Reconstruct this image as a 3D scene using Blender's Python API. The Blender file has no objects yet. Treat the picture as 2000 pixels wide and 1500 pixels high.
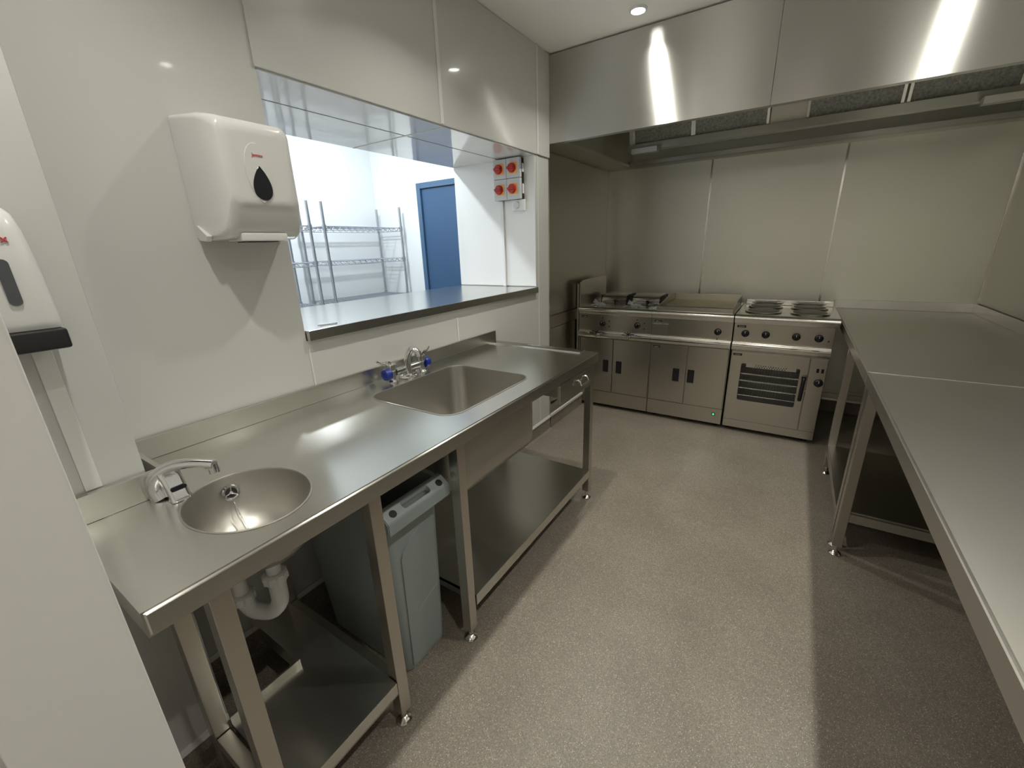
import bpy, bmesh, math, random
from mathutils import Vector, Matrix, noise
random.seed(7)
sc = bpy.context.scene
COL = sc.collection
PI = math.pi

# ------------------------------------------------------------------ camera
CAM = Vector((1.5348, -0.2591, 1.4640)); YAW, PIT, ROL, FPX = -0.582903, 0.315259, -0.033537, 823.79
fw = Vector((math.sin(YAW)*math.cos(PIT), math.cos(YAW)*math.cos(PIT), -math.sin(PIT)))
r0 = Vector((math.cos(YAW), -math.sin(YAW), 0)); u0 = r0.cross(fw)
rr = math.cos(ROL)*r0 + math.sin(ROL)*u0; uu = -math.sin(ROL)*r0 + math.cos(ROL)*u0
cd = bpy.data.cameras.new('camera'); cam = bpy.data.objects.new('camera', cd); COL.objects.link(cam)
M = Matrix(((rr.x, uu.x, -fw.x, CAM.x), (rr.y, uu.y, -fw.y, CAM.y), (rr.z, uu.z, -fw.z, CAM.z), (0, 0, 0, 1)))
cam.matrix_world = M
cd.sensor_fit = 'HORIZONTAL'; cd.sensor_width = 36.0; cd.lens = 36.0*FPX/2000.0; cd.clip_start = 0.02
sc.camera = cam
# ------------------------------------------------------------------ world, colour, lights
w = bpy.data.worlds.new('world'); sc.world = w; w.use_nodes = True
w.node_tree.nodes['Background'].inputs[0].default_value = (0.9, 0.93, 1, 1)
w.node_tree.nodes['Background'].inputs[1].default_value = 0.05
vs = sc.view_settings
vs.view_transform = 'Standard'; vs.look = 'None'; vs.gamma = 1.0; vs.use_curve_mapping = False
vs.exposure = -0.10
sc.cycles.caustics_reflective = True; sc.cycles.blur_glossy = 1.0; sc.cycles.caustics_refractive = False; sc.cycles.max_bounces = 12; sc.cycles.diffuse_bounces = 6; sc.cycles.glossy_bounces = 8
CEIL = 2.638
KITCHEN_W = 7.5; KITCHEN_COL = (0.98, 0.97, 0.885)
SERVERY_W = 34.0; SERVERY_COL = (0.86, 0.94, 1.0)
HALL_W = 15.0; HALL_COL = (1.0, 0.95, 0.87)
def area_disk(name, loc, watts, col, rad, parent=None, spread=180):
    l = bpy.data.lights.new(name, 'AREA'); l.shape = 'DISK'; l.size = rad*2; l.energy = watts; l.color = col; l.spread = math.radians(spread)
    o = bpy.data.objects.new(name, l); COL.objects.link(o)
    o.location = loc
    if parent: o.parent = parent; o.location = (0, 0, loc[2]-parent.location.z)
    return o

# ------------------------------------------------------------------ materials
MATS = {}
def new_mat(name):
    m = bpy.data.materials.new(name); m.use_nodes = True; MATS[name] = m
    return m, m.node_tree, m.node_tree.nodes['Principled BSDF']
def setp(b, **k):
    for a, v in k.items():
        n = {'col': 'Base Color', 'metal': 'Metallic', 'rough': 'Roughness', 'coat': 'Coat Weight', 'coatr': 'Coat Roughness',
             'aniso': 'Anisotropic', 'emc': 'Emission Color', 'ems': 'Emission Strength', 'trans': 'Transmission Weight', 'ior': 'IOR', 'spec': 'Specular IOR Level', 'alpha': 'Alpha'}[a]
        b.inputs[n].default_value = (*v, 1) if isinstance(v, tuple) and len(v) == 3 else v
def texco(nt, scale=(1, 1, 1)):
    g = nt.nodes.new('ShaderNodeNewGeometry'); mp = nt.nodes.new('ShaderNodeMapping'); mp.inputs['Scale'].default_value = scale
    nt.links.new(g.outputs['Position'], mp.inputs['Vector']); return mp.outputs[0]
def noise_tex(nt, vec, scale, detail=3, rough=.5):
    n = nt.nodes.new('ShaderNodeTexNoise'); n.inputs['Scale'].default_value = scale; n.inputs['Detail'].default_value = detail
    n.inputs['Roughness'].default_value = rough; nt.links.new(vec, n.inputs['Vector']); return n.outputs['Fac']
def ramp(nt, fac, stops):
    r = nt.nodes.new('ShaderNodeValToRGB'); els = r.color_ramp.elements
    while len(els) < len(stops): els.new(.5)
    for e, (p, c) in zip(els, stops): e.position = p; e.color = (*c, 1) if len(c) == 3 else c
    nt.links.new(fac, r.inputs[0]); return r.outputs[0]
def maprange(nt, fac, a, b, c, d):
    r = nt.nodes.new('ShaderNodeMapRange')
    for i, v in enumerate((a, b, c, d)): r.inputs[i+1].default_value = v
    nt.links.new(fac, r.inputs[0]); return r.outputs[0]
def bump(nt, b, h, strength, dist):
    n = nt.nodes.new('ShaderNodeBump'); n.inputs['Strength'].default_value = strength; n.inputs['Distance'].default_value = dist
    nt.links.new(h, n.inputs['Height']); nt.links.new(n.outputs[0], b.inputs['Normal'])
def simple(name, col, rough=.4, metal=0.0, **k):
    m, nt, b = new_mat(name); setp(b, col=col, rough=rough, metal=metal, **k); return m
def steel(name, tangent, grain, rough, aniso, col=(.56, .545, .50), wear=.006):
    m, nt, b = new_mat(name); setp(b, metal=1.0, aniso=aniso)
    v = texco(nt, grain); n = noise_tex(nt, v, 1.0, 4, .6)
    big = noise_tex(nt, texco(nt, (1, 1, 1)), 2.3, 3, .6)
    add = nt.nodes.new('ShaderNodeMath'); add.operation = 'ADD'; nt.links.new(n, add.inputs[0]); nt.links.new(big, add.inputs[1])
    nt.links.new(maprange(nt, add.outputs[0], .6, 1.4, rough-wear, rough+wear), b.inputs['Roughness'])
    nt.links.new(ramp(nt, n, [(.2, tuple(c*.985 for c in col)), (.8, tuple(min(1, c*1.01) for c in col))]), b.inputs['Base Color'])
    t = nt.nodes.new('ShaderNodeCombineXYZ')
    for i in range(3): t.inputs[i].default_value = tangent[i]
    nt.links.new(t.outputs[0], b.inputs['Tangent'])
    return m
# grain runs along y on the long counters, along x on the cooking wall
steel_y = steel('steel_grain_y', (1, 0, 1), (420, 4, 420), .24, .75, (.62, .61, .565))
steel_x = steel('steel_grain_x', (0, 1, 1), (3, 260, 260), .30, .75)
steel_bowl = steel('steel_bowl', (0, 0, 1), (40, 40, 40), .40, .3, (.50, .48, .44))
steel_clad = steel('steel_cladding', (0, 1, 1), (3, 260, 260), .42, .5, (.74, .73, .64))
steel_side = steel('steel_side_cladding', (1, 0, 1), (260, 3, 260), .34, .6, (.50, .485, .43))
steel_cook = steel('steel_cooker', (0, 1, 1), (5, 60, 60), .28, .4, (.52, .495, .43), .004)
steel_roll = simple('steel_roll', (.66, .64, .59), .2, 1.0)
steel_leg = steel('steel_leg', (1, 1, 0), (260, 260, 3), .30, .5, (.55, .52, .47))
steel_hood = steel('steel_hood', (0, .02, 1), (2, 200, 260), .33, 1.0, (.60, .59, .56))
steel_bright = simple('steel_bright', (.72, .70, .66), .16, 1.0)
chrome = simple('chrome', (.82, .82, .84), .06, 1.0)
chrome_shelf = simple('chrome_wire', (.50, .52, .56), .25, 1.0)
black = simple('black_plastic', (.012, .012, .013), .35)
black_gloss = simple('black_gloss', (.012, .012, .016), .12)
dark_gap = simple('dark_gap', (.01, .01, .01), .7)
white_pipe = simple('white_pipe', (.75, .74, .72), .35)
white_plastic = simple('white_plastic', (.60, .59, .575), .16, coat=.3, coatr=.05)
white_box = simple('white_box', (.74, .74, .73), .4)
blue_plastic = simple('blue_plastic', (.012, .03, .22), .3)
red_text = simple('red_print', (.50, .02, .03), .5)
grey_text = simple('grey_print', (.12, .12, .12), .5)
knob_red = simple('knob_red', (.42, .015, .01), .3)
plate_yellow = simple('plate_yellow', (.95, .42, .12), .5)
grey_box = simple('grey_box', (.55, .57, .57), .45)
win_grey = simple('window_grey', (.07, .075, .08), .2)
green_led = simple('green_light', (.02, .3, .08), .4, emc=(.05, 1, .25), ems=1.5)
door_blue = simple('door_blue', (.035, .085, .175), .4)
frame_blue = simple('frame_blue', (.06, .12, .21), .35)
clear_wrap = simple('clear_wrap', (.75, .76, .76), .18, trans=.35)
glass = simple('oven_glass', (.85, .86, .86), .03, trans=1.0, ior=1.3)
oven_dark = simple('oven_enamel', (.10, .10, .095), .35)
hob_iron = simple('hob_iron', (.20, .19, .17), .45, .5)

def white_wall(name, col, rough, coat, wav=0.0, coatr=.05):
    m, nt, b = new_mat(name); setp(b, col=col, rough=rough, coat=coat, coatr=coatr)
    if wav: bump(nt, b, noise_tex(nt, texco(nt, (1, 1, 1)), 7, 1, .3), .5, wav)
    return m
wall_white = white_wall('white_cladding', (.525, .518, .495), .26, .35)
soffit_white = white_wall('gloss_white_cladding', (.76, .75, .73), .10, .6, .004, .03)
ceil_white = white_wall('ceiling_paint', (.86, .85, .81), .85, 0)
hatch_wall = white_wall('servery_wall', (.78, .80, .80), .5, .1)
trim_white = simple('white_trim', (.66, .65, .62), .25)
near_paint = white_wall('near_wall_paint', (.80, .785, .76), .6, 0)

# speckled safety vinyl
m, nt, b = new_mat('safety_vinyl'); floor_mat = m
vec = texco(nt)
base = ramp(nt, noise_tex(nt, vec, 3.0, 4, .6), [(.3, (.190, .160, .128)), (.7, (.238, .204, .165))])
v1 = nt.nodes.new('ShaderNodeTexVoronoi'); v1.inputs['Scale'].default_value = 190; nt.links.new(vec, v1.inputs['Vector'])
f1 = ramp(nt, v1.outputs['Distance'], [(.10, (1, 1, 1)), (.24, (0, 0, 0))])
sel = nt.nodes.new('ShaderNodeSeparateColor'); nt.links.new(v1.outputs['Color'], sel.inputs[0])
gt = nt.nodes.new('ShaderNodeMath'); gt.operation = 'GREATER_THAN'; gt.inputs[1].default_value = .5; nt.links.new(sel.outputs[0], gt.inputs[0])
mu = nt.nodes.new('ShaderNodeMath'); mu.operation = 'MULTIPLY'; nt.links.new(f1, mu.inputs[0]); nt.links.new(gt.outputs[0], mu.inputs[1])
v2 = nt.nodes.new('ShaderNodeTexVoronoi'); v2.inputs['Scale'].default_value = 330; nt.links.new(vec, v2.inputs['Vector'])
sp2 = nt.nodes.new('ShaderNodeSeparateColor'); nt.links.new(v2.outputs['Color'], sp2.inputs[0])
mot = ramp(nt, sp2.outputs[1], [(0, (.62, .62, .62)), (1, (1.3, 1.3, 1.3))])
mx0 = nt.nodes.new('ShaderNodeMix'); mx0.data_type = 'RGBA'; mx0.blend_type = 'MULTIPLY'; mx0.inputs[0].default_value = .8
nt.links.new(base, mx0.inputs[6]); nt.links.new(mot, mx0.inputs[7])
mx = nt.nodes.new('ShaderNodeMix'); mx.data_type = 'RGBA'
nt.links.new(mu.outputs[0], mx.inputs[0]); nt.links.new(mx0.outputs[2], mx.inputs[6]); mx.inputs[7].default_value = (.80, .74, .65, 1)
nt.links.new(mx.outputs[2], b.inputs['Base Color']); setp(b, rough=.42)
bump(nt, b, noise_tex(nt, vec, 240, 2, .6), .15, .001)

# knitted grease filter mesh
m, nt, b = new_mat('filter_mesh'); filter_mat = m
setp(b, metal=.8, rough=.6)
fn = noise_tex(nt, texco(nt, (1, 1, 1)), 70, 4, .75)
nt.links.new(ramp(nt, fn, [(.3, (.26, .26, .23)), (.7, (.60, .60, .54))]), b.inputs['Base Color'])
bump(nt, b, fn, .8, .004)
# brass-coloured griddle plate with smears
m, nt, b = new_mat('griddle_plate'); griddle_mat = m
setp(b, metal=.9, rough=.35)
gn = noise_tex(nt, texco(nt, (2, 6, 2)), 3, 4, .6)
nt.links.new(ramp(nt, gn, [(.3, (.28, .22, .12)), (.7, (.48, .40, .25))]), b.inputs['Base Color'])
# grey bin plastic
m, nt, b = new_mat('bin_grey'); bin_mat = m
setp(b, col=(.29, .33, .325), rough=.42)
bump(nt, b, noise_tex(nt, texco(nt), 160, 2, .5), .08, .001)
# perforated sheet
m, nt, b = new_mat('mesh_sleeve'); sleeve_mat = m
setp(b, metal=1, rough=.2)
vv = nt.nodes.new('ShaderNodeTexVoronoi'); vv.inputs['Scale'].default_value = 190; vv.inputs['Randomness'].default_value = 0
nt.links.new(texco(nt), vv.inputs['Vector'])
nt.links.new(ramp(nt, vv.outputs['Distance'], [(.25, (.02, .02, .02)), (.4, (.7, .7, .72))]), b.inputs['Base Color'])

# ------------------------------------------------------------------ mesh helpers
WL = {}
def box(bm, x0, x1, y0, y1, z0, z1, bev=0.0, seg=2):
    x0, x1 = min(x0, x1), max(x0, x1); y0, y1 = min(y0, y1), max(y0, y1); z0, z1 = min(z0, z1), max(z0, z1)
    vs_ = [bm.verts.new((x, y, z)) for x in (x0, x1) for y in (y0, y1) for z in (z0, z1)]
    F = [(0, 1, 3, 2), (4, 6, 7, 5), (0, 4, 5, 1), (2, 3, 7, 6), (0, 2, 6, 4), (1, 5, 7, 3)]
    fs = [bm.faces.new([vs_[i] for i in f]) for f in F]
    if bev > 0:
        es = list({e for f in fs for e in f.edges})
        bmesh.ops.bevel(bm, geom=es, offset=bev, segments=seg, affect='EDGES', profile=.5)
def frame_of(d):
    d = d.normalized(); a = Vector((0, 0, 1)) if abs(d.z) < .9 else Vector((1, 0, 0))
    u = d.cross(a).normalized(); return u, d.cross(u).normalized()
def loft(bm, rings, cap0=True, cap1=True, closed=True):
    R = [[bm.verts.new(p) for p in r] for r in rings]
    n = len(R[0])
    for a, b_ in zip(R, R[1:]):
        for i in range(n if closed else n-1):
            j = (i+1) % n
            try: bm.faces.new((a[i], a[j], b_[j], b_[i]))
            except ValueError: pass
    if cap0: bm.faces.new(R[0][::-1])
    if cap1: bm.faces.new(R[-1])
    return R
def cyl(bm, p0, p1, r, r1=None, n=20):
    p0, p1 = Vector(p0), Vector(p1); r1 = r if r1 is None else r1
    u, v = frame_of(p1-p0)
    loft(bm, [[p0+(u*math.cos(2*PI*i/n)+v*math.sin(2*PI*i/n))*r for i in range(n)],
              [p1+(u*math.cos(2*PI*i/n)+v*math.sin(2*PI*i/n))*r1 for i in range(n)]])
def smooth_path(pts, k=6):
    P = [Vector(p) for p in pts]; out = []
    for i in range(len(P)-1):
        a = P[max(i-1, 0)]; b_ = P[i]; c = P[i+1]; d = P[min(i+2, len(P)-1)]
        for s in range(k):
            t = s/k
            out.append(.5*((2*b_)+(-a+c)*t+(2*a-5*b_+4*c-d)*t*t+(-a+3*b_-3*c+d)*t**3))
    out.append(P[-1]); return out
def tube(bm, pts, r, n=12, smooth=True, k=6, flat=1.0):
    P = smooth_path(pts, k) if smooth else [Vector(p) for p in pts]
    m_ = len(P); rad = r if callable(r) else (lambda t: r)
    u = None; rings = []
    for i, p in enumerate(P):
        d = (P[min(i+1, m_-1)]-P[max(i-1, 0)]).normalized()
        if u is None: u, v = frame_of(d)
        else:
            u = (u-d*u.dot(d)).normalized(); v = d.cross(u)
        q = rad(i/(m_-1))
        rings.append([p+(u*math.cos(2*PI*j/n)*flat+v*math.sin(2*PI*j/n))*q for j in range(n)])
    loft(bm, rings)
def lathe(bm, c, prof, axis=(0, 0, 1), n=28):
    c = Vector(c); ax = Vector(axis).normalized(); u, v = frame_of(ax)
    rings = [[c+ax*h+(u*math.cos(2*PI*i/n)+v*math.sin(2*PI*i/n))*max(r, 1e-4) for i in range(n)] for r, h in prof]
    loft(bm, rings)
def prism(bm, poly, axis, a, b_):
    """poly: list of 2-D points in the plane normal to axis, extruded from a to b_"""
    def P(p, t):
        return {'x': (t, p[0], p[1]), 'y': (p[0], t, p[1]), 'z': (p[0], p[1], t)}[axis]
    loft(bm, [[P(p, a) for p in poly], [P(p, b_) for p in poly]])
def rrect(cx, cy, hx, hy, r, n=6):
    out = []
    for sx, sy, a0 in ((1, 1, 0), (-1, 1, PI/2), (-1, -1, PI), (1, -1, 1.5*PI)):
        for i in range(n+1):
            a = a0+PI/2*i/n; out.append((cx+sx*(hx-r)+r*math.cos(a), cy+sy*(hy-r)+r*math.sin(a)))
    return out
def finish(bm, name, angle=32):
    bmesh.ops.recalc_face_normals(bm, faces=bm.faces[:])
    me = bpy.data.meshes.new(name); bm.to_mesh(me); bm.free()
    me.shade_smooth(); me.set_sharp_from_angle(angle=math.radians(angle))
    return me
def obj(name, bm, mat, parent=None, angle=32, label=None, kind=None):
    if parent is not None: org = WL[parent]
    else:
        xs = [v.co for v in bm.verts]
        org = Vector(((min(v.x for v in xs)+max(v.x for v in xs))/2, (min(v.y for v in xs)+max(v.y for v in xs))/2, min(v.z for v in xs)))
    bmesh.ops.translate(bm, verts=bm.verts[:], vec=-org)
    me = finish(bm, name, angle); o = bpy.data.objects.new(name, me); COL.objects.link(o)
    me.materials.append(mat); WL[o] = org
    wn = o.modifiers.new('weighted_normals', 'WEIGHTED_NORMAL'); wn.keep_sharp = True; wn.weight = 80
    if parent is not None: o.parent = parent
    else: o.location = org
    if label: o['label'] = label
    if kind: o['kind'] = kind
    return o
def thing(name, label, cat, loc, group=None):
    o = bpy.data.objects.new(name, None); COL.objects.link(o); o.location = loc; WL[o] = Vector(loc)
    o.empty_display_size = .05
    o['label'] = label; o['category'] = cat
    if group: o['group'] = group
    return o
def tag(o, label, cat, group=None):
    o['label'] = label; o['category'] = cat
    if group: o['group'] = group
    return o
def bx(name, mat, parent, *a, **k):
    bm = bmesh.new(); bev = k.pop('bev', 0.0)
    if a and isinstance(a[0], tuple):
        for q in a: box(bm, *q, bev=bev)
    else: box(bm, *a, bev=bev)
    return obj(name, bm, mat, parent, **k)
def struct(name, bm, mat, parent=None):
    o = obj(name, bm, mat, parent)
    if parent is None: o['kind'] = 'structure'
    return o
def sbox(name, mat, *a, bev=0.0, parent=None):
    bm = bmesh.new()
    if a and isinstance(a[0], tuple):
        for q in a: box(bm, *q, bev=bev)
    else: box(bm, *a, bev=bev)
    return struct(name, bm, mat, parent)
def cut(o, bm_c):
    """subtract the solid in bm_c (world coordinates) from o's mesh for good"""
    bmesh.ops.translate(bm_c, verts=bm_c.verts[:], vec=-WL[o])
    bmesh.ops.recalc_face_normals(bm_c, faces=bm_c.faces[:])
    me = bpy.data.meshes.new('cut'); bm_c.to_mesh(me); bm_c.free()
    a = bpy.data.objects.new('tmp_a', o.data); c = bpy.data.objects.new('tmp_c', me)
    COL.objects.link(a); COL.objects.link(c)
    md = a.modifiers.new('b', 'BOOLEAN'); md.operation = 'DIFFERENCE'; md.object = c; md.solver = 'EXACT'
    dg = bpy.context.evaluated_depsgraph_get(); dg.update()
    res = bpy.data.meshes.new_from_object(a.evaluated_get(dg))
    mats = list(o.data.materials)
    o.data = res
    if not res.materials: [res.materials.append(q) for q in mats]
    bpy.data.objects.remove(a); bpy.data.objects.remove(c)
    res.shade_smooth(); res.set_sharp_from_angle(angle=math.radians(32))
def text_mesh(name, s, size, origin, xdir, ydir, mat, parent, depth=.0008, align='CENTER'):
    cu = bpy.data.curves.new('t', 'FONT'); cu.body = s; cu.size = size; cu.extrude = depth; cu.align_x = align; cu.align_y = 'CENTER'
    t = bpy.data.objects.new('t', cu); COL.objects.link(t)
    dg = bpy.context.evaluated_depsgraph_get(); dg.update()
    me = bpy.data.meshes.new_from_object(t.evaluated_get(dg)); bpy.data.objects.remove(t)
    X = Vector(xdir).normalized(); Y = Vector(ydir).normalized(); Z = X.cross(Y)
    T = Matrix(((X.x, Y.x, Z.x, origin[0]), (X.y, Y.y, Z.y, origin[1]), (X.z, Y.z, Z.z, origin[2]), (0, 0, 0, 1)))
    me.transform(T); me.transform(Matrix.Translation(-WL[parent])); me.name = name
    me.materials.clear(); me.materials.append(mat)
    o = bpy.data.objects.new(name, me); COL.objects.link(o); o.parent = parent; WL[o] = WL[parent]
    return o

# ------------------------------------------------------------------ the room shell
XR = 2.678; YB = 4.118; XS = -0.127; HY = 2.615
H0, H1, HZ0, HZ1, HD = 0.645, 2.43, 1.143, 2.034, 0.689
sbox('floor', floor_mat, -3.2, 4.2, -3.2, 4.4, -.05, 0)
sbox('ceiling', ceil_white, -.3, 4.2, -3.2, 4.4, CEIL, CEIL+.08)
sbox('ceiling_servery', hatch_wall, -3.2, -.3, -3.2, 4.4, 2.80, 2.88)
# the left wall, one solid wall with the hatch through it
sbox('wall_left', wall_white,
     (-HD, 0, -.19, H0, 0, CEIL-.001), (-HD, 0, H0, H1, 0, HZ0-.001), (-HD, 0, H0, H1, HZ1, CEIL-.001), (-HD, 0, H1, HY+.012, 0, CEIL-.001))
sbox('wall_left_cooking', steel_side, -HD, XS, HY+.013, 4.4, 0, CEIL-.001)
sbox('wall_back', steel_clad, XS+.001, 4.2, YB, YB+.12, 0, CEIL-.001)
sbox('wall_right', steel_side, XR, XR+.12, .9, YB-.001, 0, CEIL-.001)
sbox('wall_right_near', wall_white, XR, XR+.12, -.19, .899, 0, CEIL-.001)
# boxed-out pier carrying the soap dispenser
sbox('wall_pier', wall_white, .001, .26, -.189, .018, 0, CEIL-.001, bev=.0025)
# partition the camera stands in the doorway of
sbox('wall_front', near_paint, -HD, .95, -.304, -.190, 0, CEIL-.001, bev=.004)
sbox('wall_front_right', near_paint, 2.02, 4.1, -.304, -.190, 0, CEIL-.001, bev=.004)
sbox('wall_hall_left', near_paint, (.1, .2, -3.1, -.306, 0, CEIL-.001))
sbox('wall_hall_right', near_paint, (3.2, 3.3, -3.1, -.306, 0, CEIL-.001))
sbox('wall_hall_back', near_paint, (.2, 3.2, -3.1, -3.0, 0, CEIL-.001))
# the room seen through the hatch
sbox('wall_servery_far', hatch_wall, -2.32, -2.2, -3.1, 4.3, 0, 2.799)
sbox('wall_servery_back', hatch_wall, -2.199, -HD-.001, 2.95, 3.05, 0, 2.799)
sbox('wall_servery_front', hatch_wall, -2.199, -HD-.001, -.9, -.8, 0, 2.799)
sbox('wall_servery_upper', hatch_wall, -HD-.02, -HD-.001, -.799, 2.949, HZ1+.001, 2.799)

# cladding sheets (each sheet slightly proud) and the joint strips between them
tn = [0]
def trim(mat, *a, bev=0.0):
    tn[0] += 1; return sbox('trim_%d' % tn[0], mat, *a, bev=bev)
trim(wall_white, .0005, .010, .638, HY+.005, HZ1-.001, CEIL-.003, bev=.003)        # bulkhead sheet over the hatch
for yj in (1.520,):
    trim(trim_white, .0105, .0135, yj-.011, yj+.011, HZ1+.002, CEIL-.004, bev=.001)
    trim(trim_white, .0005, .003, yj+.010, yj+.022, .12, HZ0-.045, bev=.001)
trim(trim_white, .0105, .0135, 2.44, 2.462, HZ1+.002, CEIL-.004, bev=.001)
trim(trim_white, .0005, .003, .646, .652, .12, HZ0-.03, bev=.001)
trim(trim_white, .0005, .003, 2.455, 2.467, .12, HZ1-.003, bev=.001)
trim(steel_bright, .0005, .004, HY-.002, HY+.014, .12, CEIL-.003)                  # bright corner edge before the steel
trim(trim_white, .2605, .264, -.092, -.062, .968, CEIL-.003, bev=.0012)             # joint strip on the pier
# glossy lining of the hatch
trim(soffit_white, *(-HD+.002, -.001, H0+.003, H1-.003, HZ1-.006, HZ1-.0005))
trim(soffit_white, *(-HD+.002, -.001, H1-.006, H1-.0005, HZ0+.045, HZ1-.0065))
trim(simple('soffit_joint', (.30, .29, .28), .3), -.268, -.262, H0+.004, H1-.007, HZ1-.0075, HZ1-.0061)
trim(trim_white, -HD+.003, -.002, 1.536, 1.548, HZ1-.0085, HZ1-.0061, bev=.0008)
# coved skirting
def skirting(name, pts2, mat):
    """pts2: (x, y) start and end along the wall and the outward normal"""
    (xa, ya), (xb, yb), (nx, ny) = pts2
    ext = lambda prof: [[(x+nx*(d+.0008), y+ny*(d+.0008), z+.0008) for d, z in prof] for x, y in ((xa, ya), (xb, yb))]
    bm = bmesh.new(); loft(bm, ext([(0, 0), (.026, 0), (.014, .003), (.006, .010), (.003, .022), (.003, .104), (.0, .104)]))
    base = struct(name, bm, floor_mat)
    bm = bmesh.new(); loft(bm, ext([(0, .1045), (.009, .1045), (.009, .110), (.004, .124), (.0, .124)])); obj('cap_strip', bm, mat, base)
    return base
skirting('baseboard_left', ((0, .03), (0, HY+.005), (1, 0)), trim_white)
skirting('baseboard_pier', ((.26, -.185), (.26, .017), (1, 0)), trim_white)
skirting('baseboard_back', ((1.86, YB), (XR-.04, YB), (0, -1)), steel_clad)
skirting('baseboard_right', ((XR, 0.0), (XR, YB-.04), (-1, 0)), steel_clad)
trim(floor_mat, XS+.019, -.001, HY+.03, 3.275, .0006, .104)
trim(trim_white, -.006, .0095, HY+.0145, 3.275, .1045, .1245, bev=.001)
trim(steel_side, XS+.019, -.0065, HY+.03, 3.275, .1045, .1235, bev=.001)
trim(steel_side, XS+.019, -.052, 3.37, 3.38, .13, 1.12, bev=.002)  # added filler panel, keeps the dark gap out of the side wall's reflection
# joint strips of the steel cladding
for xs in (.81, 1.749):
    trim(steel_bright, xs-.007, xs+.007, YB-.005, YB-.0005, .13, 2.16, bev=.0015)
trim(steel_bright, XS+.0005, XS+.004, 3.833, 3.845, .9, 2.108, bev=.001)
trim(steel_side, XS+.0005, XS+.013, HY+.018, 3.83, .905, 2.108, bev=.003)
trim(steel_side, XS+.0005, XS+.018, HY+.02, 4.05, .80, .90, bev=.003)
trim(steel_side, XS+.0005, XS+.010, HY+.02, 4.05, .13, .795, bev=.003)
trim(steel_clad, 1.86, XR-.002, YB-.022, YB-.0005, .175, .20, bev=.003)
trim(steel_clad, 1.86, XR-.002, YB-.016, YB-.0005, .125, .17, bev=.003)
trim(steel_bright, XR-.006, XR-.0005, YB-.01, YB-.003, .968, 2.1)

# blue door in the far room
d = sbox('door_1', door_blue, -1.508, -.70, 2.925, 2.949, .005, 2.0, bev=.002)
bm = bmesh.new(); box(bm, -1.560, -1.511, 2.905, 2.949, .002, 2.052, bev=.003); box(bm, -1.511, -.70, 2.905, 2.949, 2.003, 2.052, bev=.003)
obj('door_frame', bm, frame_blue, d)
bm = bmesh.new(); cyl(bm, (-1.44, 2.925, 1.0), (-1.44, 2.88, 1.0), .01); cyl(bm, (-1.45, 2.88, 1.0), (-1.33, 2.88, 1.0), .009)
obj('door_handle', bm, steel_bright, d)

# ------------------------------------------------------------------ lamps
LIGHTS = [(.645, .04), (.645, 1.24), (.645, 2.425), (2.0, .04), (2.0, 1.24), (2.0, 2.425)]
for i, (lx, ly) in enumerate(LIGHTS):
    seen = (i == 2)
    t = thing('ceiling_downlight', 'glowing round white recessed downlight in the ceiling beside the extraction hood' if seen
              else 'recessed ceiling downlight above the kitchen, ' + ['over the wash basin', 'over the sink bowl', '', 'over the near prep table end', 'over the near prep table middle', 'over the far prep table'][i],
              'ceiling light', (lx, ly, CEIL-.012), 'recessed downlights')
    bm = bmesh.new(); lathe(bm, (lx, ly, CEIL-.012), [(.034, .0118), (.034, .004), (.037, .0), (.045, .003), (.047, .0118)])
    bmesh.ops.delete(bm, geom=[f for f in bm.faces if len(f.verts) > 6], context='FACES_ONLY')
    obj('bezel', bm, white_box, t)
    bm = bmesh.new(); cyl(bm, (lx, ly, CEIL-.006), (lx, ly, CEIL-.001), .0335, n=28)
    obj('lens', bm, simple('lens_%d' % i, (.9, .9, .9), .3, emc=KITCHEN_COL, ems=60), t)
    area_disk('lamp', (lx, ly, CEIL-.0085), KITCHEN_W, KITCHEN_COL, .030, t, 125)
for i, (lx, ly) in enumerate([(-1.4, 1.9), (-1.4, .4)]):
    t = thing('ceiling_panel_light', 'cool white ceiling light in the room behind the hatch, ' + ('above the wire shelving' if i == 0 else 'further from the door'), 'ceiling light', (lx, ly, 2.78))
    bm = bmesh.new(); box(bm, lx-.15, lx+.15, ly-.15, ly+.15, 2.785, 2.799, bev=.003); obj('housing', bm, white_box, t)
    area_disk('lamp', (lx, ly, 2.782), SERVERY_W, SERVERY_COL, .07, t)
t = thing('pendant_lamp', 'warm lamp in the hall behind the camera', 'ceiling light', (1.3, -1.6, 2.45))
bm = bmesh.new(); cyl(bm, (1.3, -1.6, 2.47), (1.3, -1.6, CEIL-.001), .006); cyl(bm, (1.3, -1.6, 2.455), (1.3, -1.6, 2.49), .08, .03)
obj('shade', bm, white_box, t)
area_disk('lamp', (1.3, -1.6, 2.45), HALL_W, HALL_COL, .22, t)

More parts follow.
